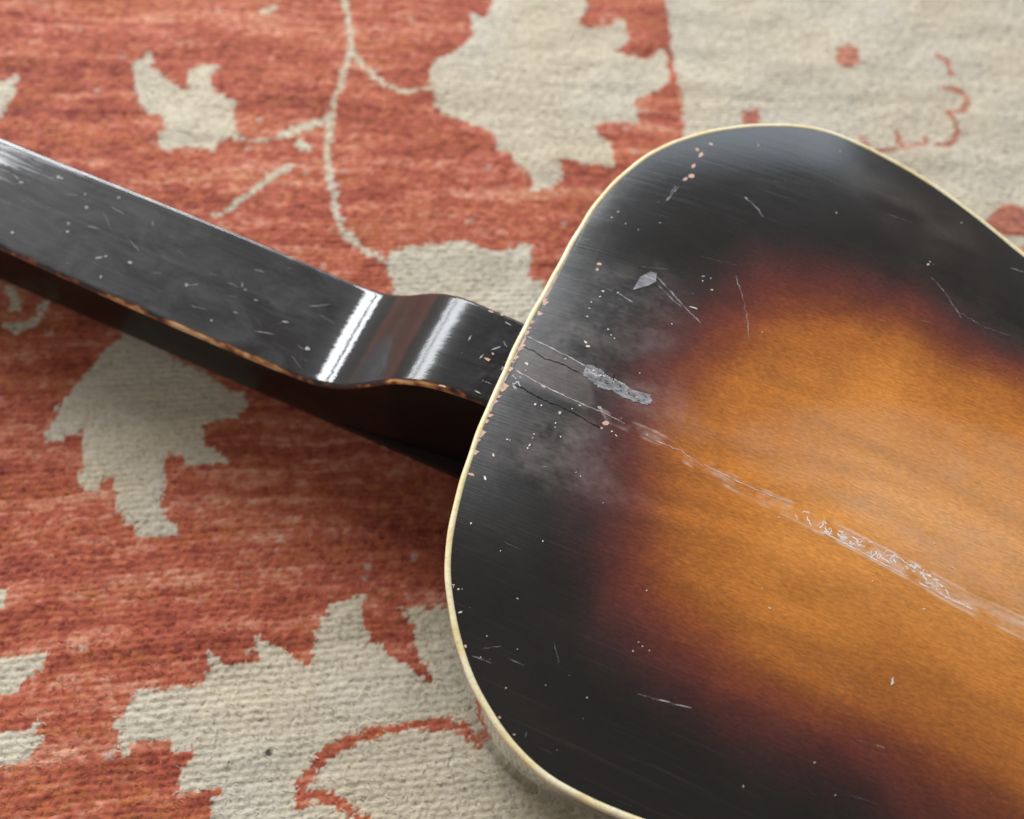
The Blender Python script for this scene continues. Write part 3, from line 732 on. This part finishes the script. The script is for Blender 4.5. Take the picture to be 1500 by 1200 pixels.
for x_, y_, w_, h_, a_ in [(891,483,4,4,0),(895,491,3,3,0),(900,496,2.5,2.5,0),(858,501.5,7,3,40),(861,508,8,4.5,20),(771,533,7,5,30),(770,543,3,2,0),(783.6,592.6,4,4,0),(793,594,4,5,0),(849,594,5,2.5,40),(838,599,4,2,20),
        (820,606,4.5,4,0),(814,620,2.5,3,0),(813,626,2,3,0),(821,640,2,3,0),(782,636,5,3,0),(780,642,3,2,0),(776,652,3.5,9,25),(773,657,3,4,0),(743,644,4,4,0),(747,645,4,3.5,0),(723,667,3,9,-10),(710,701,4,9,-25),
        (896,632,3,3,0),(902,638,6,3,40),(860,464,6,2.5,25),(863,452,4,2.5,20),(937,547,2.5,2.5,0),(984,475,2.5,2.5,0),(910,613,4,2,0),(948,637,6,2,35),(1093,291,6,3,35),(905,311,3.5,3,0),(896,319,3,2,0),(916,328,3,2.5,0),(967,327,3,3,0),(935,337,2.5,2.5,0),
        (883,427,4.5,3,20),(879,435,5,4,0),(866,443,4.5,3,20),(863,452,3.5,2.5,0),(905,429,4,4,0),(1359,388,3.5,4,0),(1362,384,3,3,0),(1225,312,3,3,0),(1408,327,3,2.5,0),(1230,222,3,3,0),
        (664.5,857,5,4,30),(664,860,3,3,0),(672,863,3.5,4,0),(677,863,3,4,0),(675,897,7,3,-15),(733,807,2.45,3.15,20),(795,793,2.5,4,0),(758,877,3,2,0),(713,932,2.5,2.5,0),(758,951,2.24,2.1,0),(704,963,3,3,0),(741,1008,2.1,2.8,30),(799,1004,2.5,2.5,0),(860,1022,2.1,2.1,0),
        (935,941,3.5,2.45,-20),(941,947,3,3,0),(951,953,2.8,3.15,0),(927,954,2.45,4.9,-20),(947,865,3,4.5,20),(1127,891,7,2.5,15),(1307,999,4.5,15,15),(1353,892.5,6,2.5,25),(1193,1117,3,3,0),(1223,1165,2.5,3,0),(1088.5,1152,2,5,0),(844,692,2.8,2.1,-30),(850,698,3,2,0),(883,737,3,2,20),(690,767,4,4,0),
        (1030,405,7,2,5),(1041,408,2,4,0),(1029,412,3,3,0),(1043,425,4,2,10),(1015,451,16,2,8),(1116,487,3,2,30),(1141,758,5,2,20),(1116,862,5,2,15),(1278,851,4,2,10),(1368,796,4,2.5,10),(1394,831,6,2,15)]:
    q_ = rng.uniform(.6, .95)
    pale.blob(x_, y_, w_ * q_, h_ * q_ * rng.uniform(.6, 1), a_ + rng.uniform(-15, 15), n=7, rag=.45)
# many dust-fine nicks
for _ in range(45):
    x_, y_ = rng.uniform(670, 1500), rng.uniform(190, 1195)
    pale_w = rng.uniform(.6, 1.4)
    (scr if rng.random() < .97 else pale).blob(x_, y_, pale_w * rng.uniform(1, 2), pale_w, rng.uniform(0, 180), n=5)
crack.ribbon([(767,508),(782,515),(796,525),(812,529),(824,534),(850,547)], 1.0, .5); crack.ribbon([(755,564),(772,572),(790,583),(806,590),(820,595),(838,604),(860,616),(880,627)], 1.1, .5)
crack.ribbon([(900,547),(899,556),(897,562)], 1.6, .3)
scr.ribbon([(927,443),(916,436),(905,429)], 1.6, .3); scr.ribbon([(888,422),(897,427)], 1.4)
scr.ribbon([(962,405),(985,430),(1008,455),(1026,473)], 1.7, .4); scr.ribbon([(958,408),(975,430),(1000,452)], 1.2, .6); scr.ribbon([(1078,404),(1083,420),(1090,441),(1094,465),(1097,495)], 1.0, .6)
scr.ribbon([(995,273),(985,284),(975,295)], 2.2, .5); scr.ribbon([(990,272),(982,284)], 1.2, .4); scr.ribbon([(1093,291),(1107,303),(1118,318)], 1.2, .4)
scr.ribbon([(933,1016),(960,1024),(985,1031),(1013,1037)], .9, .3); pale.ribbon([(965,1025),(982,1029)], 1.0); pale.ribbon([(990,1032),(1012,1037)], 1.2)
scr.ribbon([(811,940),(815,955),(819,971)], .8, .5); scr.ribbon([(691,961),(705,965),(720,972)], .9, .3); scr.ribbon([(707,950),(722,948),(735,947)], .6, .3); scr.ribbon([(745,965),(768,975)], .6)
scr.ribbon([(1364,406),(1385,430),(1409,467)], .6, .6); scr.ribbon([(1283,1091),(1290,1094),(1296,1096)], 2.0, .3); scr.ribbon([(791,683),(801,684)], 1.6); 
scr.ribbon([(771,1072),(770,1080)], 2.2, .3); scr.ribbon([(1109,210),(1112,213),(1108,215)], 2.2); scr.ribbon([(1480,392),(1500,399)], 1.6, .3); scr.ribbon([(1400,455),(1440,478),(1480,492)], .5, .6)
for _ in range(34):                                        # hairline rubs, mostly along the grain
    x_, y_ = rng.uniform(680, 1480), rng.uniform(220, 1180)
    a_ = math.radians(rng.normal(21, 7)); l_ = rng.uniform(10, 60)
    scr.ribbon([(x_, y_), (x_ + l_ * math.cos(a_), y_ + l_ * math.sin(a_))], rng.uniform(.15, .35), .2, 8)
# raised bright edges beside the cracks
pale_line = Marks()
pale_line.ribbon([(772,493),(800,506),(830,521),(845,530),(858,536)], 1.5, .3); pale_line.ribbon([(755,542),(794,564),(840,586),(870,599),(886,605),(916,621)], 1.3, .3); pale_line.ribbon([(770,496),(766,503)], 3.5, .6)
for _ in range(7):
    x_, y_ = 742 + rng.uniform(0, 24), 552 + rng.uniform(-4, 14)
    pale_line.ribbon([(x_, y_), (x_ + rng.uniform(-5, 6), y_ + rng.uniform(-4, 5)), (x_ + rng.uniform(-3, 8), y_ + rng.uniform(-2, 7))], 1.3, .4, 2)
pale_line.ribbon([(875,596),(882,600)], 5, .5); pale_line.ribbon([(960,645),(1000,662),(1030,684)], 1.2, .6); pale_line.ribbon([(1030,680),(1070,700),(1100,714),(1160,738)], 1.1, .5)
# lifted grey flakes
fl_ = np.array([(860,534),(868,535),(880,543),(892,552),(912,562),(930,574),(952,580),(955,588),(948,594),(936,590),(916,584),(900,575),(880,568),(866,559),(854,549),(855,542)], float)
fq_ = np.concatenate([np.linspace(fl_[k], fl_[(k + 1) % 16], 5, endpoint=False) for k in range(16)])
flake.poly(fq_ + rng.normal(0, 1.1, fq_.shape))
flake.poly(np.array([(952.7,398),(962,400.7),(960.7,412.7),(948.7,419),(927,424.7),(938,406)]))
for _ in range(16):
    k_ = rng.random(); pale.blob(862 + 85 * k_, 541 + 45 * k_ + rng.normal(0, 4), rng.uniform(1.5, 5), rng.uniform(1.2, 2.5), 30, n=6)
for _ in range(22):
    k_ = rng.random(); crack.blob(860 + 90 * k_, 544 + 42 * k_ + rng.normal(0, 5), rng.uniform(1.5, 5), rng.uniform(1, 2), 30, n=5)
# white glue squiggles in the strip
up_e = np.array([(1100,711),(1180,745),(1220,765),(1300,805),(1350,830),(1400,860),(1500,908)]); lo_e = np.array([(1100,730),(1180,768),(1240,798),(1330,845),(1400,885),(1500,932)])
def band_pt(x_, f_): return (x_, np.interp(x_, up_e[:, 0], up_e[:, 1]) * (1 - f_) + np.interp(x_, lo_e[:, 0], lo_e[:, 1]) * f_)
for _ in range(46):
    c_ = rng.choice([1225, 1265, 1305, 1345, 1372, 1160], p=[.26, .22, .22, .14, .10, .06])
    x_ = rng.normal(c_, 16); f_ = np.clip(rng.normal(.55, .28), .06, .95)
    pts_ = [band_pt(x_, f_)]
    for k_ in range(rng.integers(2, 5)):
        x_ += rng.uniform(-2, 7); f_ = np.clip(f_ + rng.normal(0, .16), .04, .97); pts_.append(band_pt(x_, f_))
    glue.ribbon(pts_, rng.uniform(1.0, 2.8), .6, 2.5)
for a_, b_, f_ in [(1200,1262,.97),(1262,1330,.98),(1345,1362,.95),(1372,1400,.9),(1395,1425,.85)]:
    glue.ribbon([band_pt(a_, f_), band_pt((a_ + b_) / 2, f_), band_pt(b_, f_)], 1.8, .4)
for x_, y_, w_, h_, a_ in [(1212,781,11,4,20),(1235,789,10,6,35),(1247,797,7,5,40),(1310,822,8,4,50),(1338,837,6,3,30),(1360,843,11,4,20),(1379,858,10,3.5,35),(1372,850,8,3,20)]:
    glue.blob(x_, y_, w_, h_, a_, n=9, rag=.4)
proj = lambda v, l: on_back(v, l)
flake.build("lifted_flake", MAT_GREY, back, proj, .00014)
pink.build("finish_chip", MAT_WOOD, back, proj, .00006)
pale.build("pale_nick", MAT_PALE, back, proj, .00018)
scr.build("hairline_scratch", MAT_SCR, back, proj, .00005)
pale_line.build("crack_edge", MAT_LINE, back, proj, .00008)
crack.build("crack", MAT_CRACK, back, proj, .00016)
glue.build("glue_residue", MAT_GLUE, back, proj, .00007)
# nicks and scuffs on the back of the neck
nk = Marks()
for x_, y_, w_, h_, a_ in [(86,260,7,5,20),(91,262,5,4,0),(31,268,8,5,15),(24,260,14,2.5,42),(127,304,6,6,0),(101,328,6,7,0),(99,340,6,4,0),(18,341,7,6,0),(191,385,7,6,0),(148,406,5,6,0),(273,418,6,7,0),(125,285,5,4,0),(174,290,6,4,0),(224,328,3,10,-5),(272,417,4,6,0),
        (450,511,6,8,30),(452,512,7,4,0),(145,378,16,3,-10),(155,376,8,2.5,-10),(355,418,3,10,0),(360,425,6,3,30),(418,472,18,3,8),(10,243,7,3,-25),(345,458,10,2,12),(310,470,6,4,0),(375,440,9,2,15)]:
    nk.blob(x_, y_, w_ * .75, h_ * .7, a_)
for _ in range(30):
    k_ = rng.uniform(0, 470); y_ = 205 + .41 * k_ + rng.uniform(12, 150); a_ = math.radians(rng.normal(22, 22)); l_ = rng.uniform(4, 34)
    nk.ribbon([(k_, y_), (k_ + l_ * math.cos(a_), y_ + l_ * math.sin(a_))], rng.uniform(.3, .8), .4, 6)
def on_neck(v, l):
    z = np.full(len(v), ZB - DZ)
    for _ in range(12):
        L = to_local(plane_pt(v, z)); z = .5 * z + .5 * np.interp(L[:, 0], st, zt)
    return np.c_[L, z + l]
heel_chip = Marks()
heel_chip.blob(714, 527, 9, 4, 25); heel_chip.blob(722, 519, 5, 3, 40); heel_chip.blob(719, 457, 10, 3, 20); heel_chip.blob(735, 462, 6, 3, 30); heel_chip.blob(648, 566, 12, 2.5, 15)
heel_chip.build("heel_chip", MAT_WOOD, neck, on_neck, .0003)
for x_, y_, w_, h_, a_ in [(706,522,10,3,-50),(728,510,14,3,-20),(740,505,10,3,60),(712,560,14,3,20),(700,575,12,3,25),(725,575,9,3,-60),(736,540,3,10,20),(663,443,5,3,0),(688,496,8,3,-60),(745,475,12,3,30)]:
    nk.blob(x_, y_, w_, h_ * .6, a_, n=9, rag=.5)
nk.build("neck_nick", MAT_NICK, neck, on_neck, .00022)
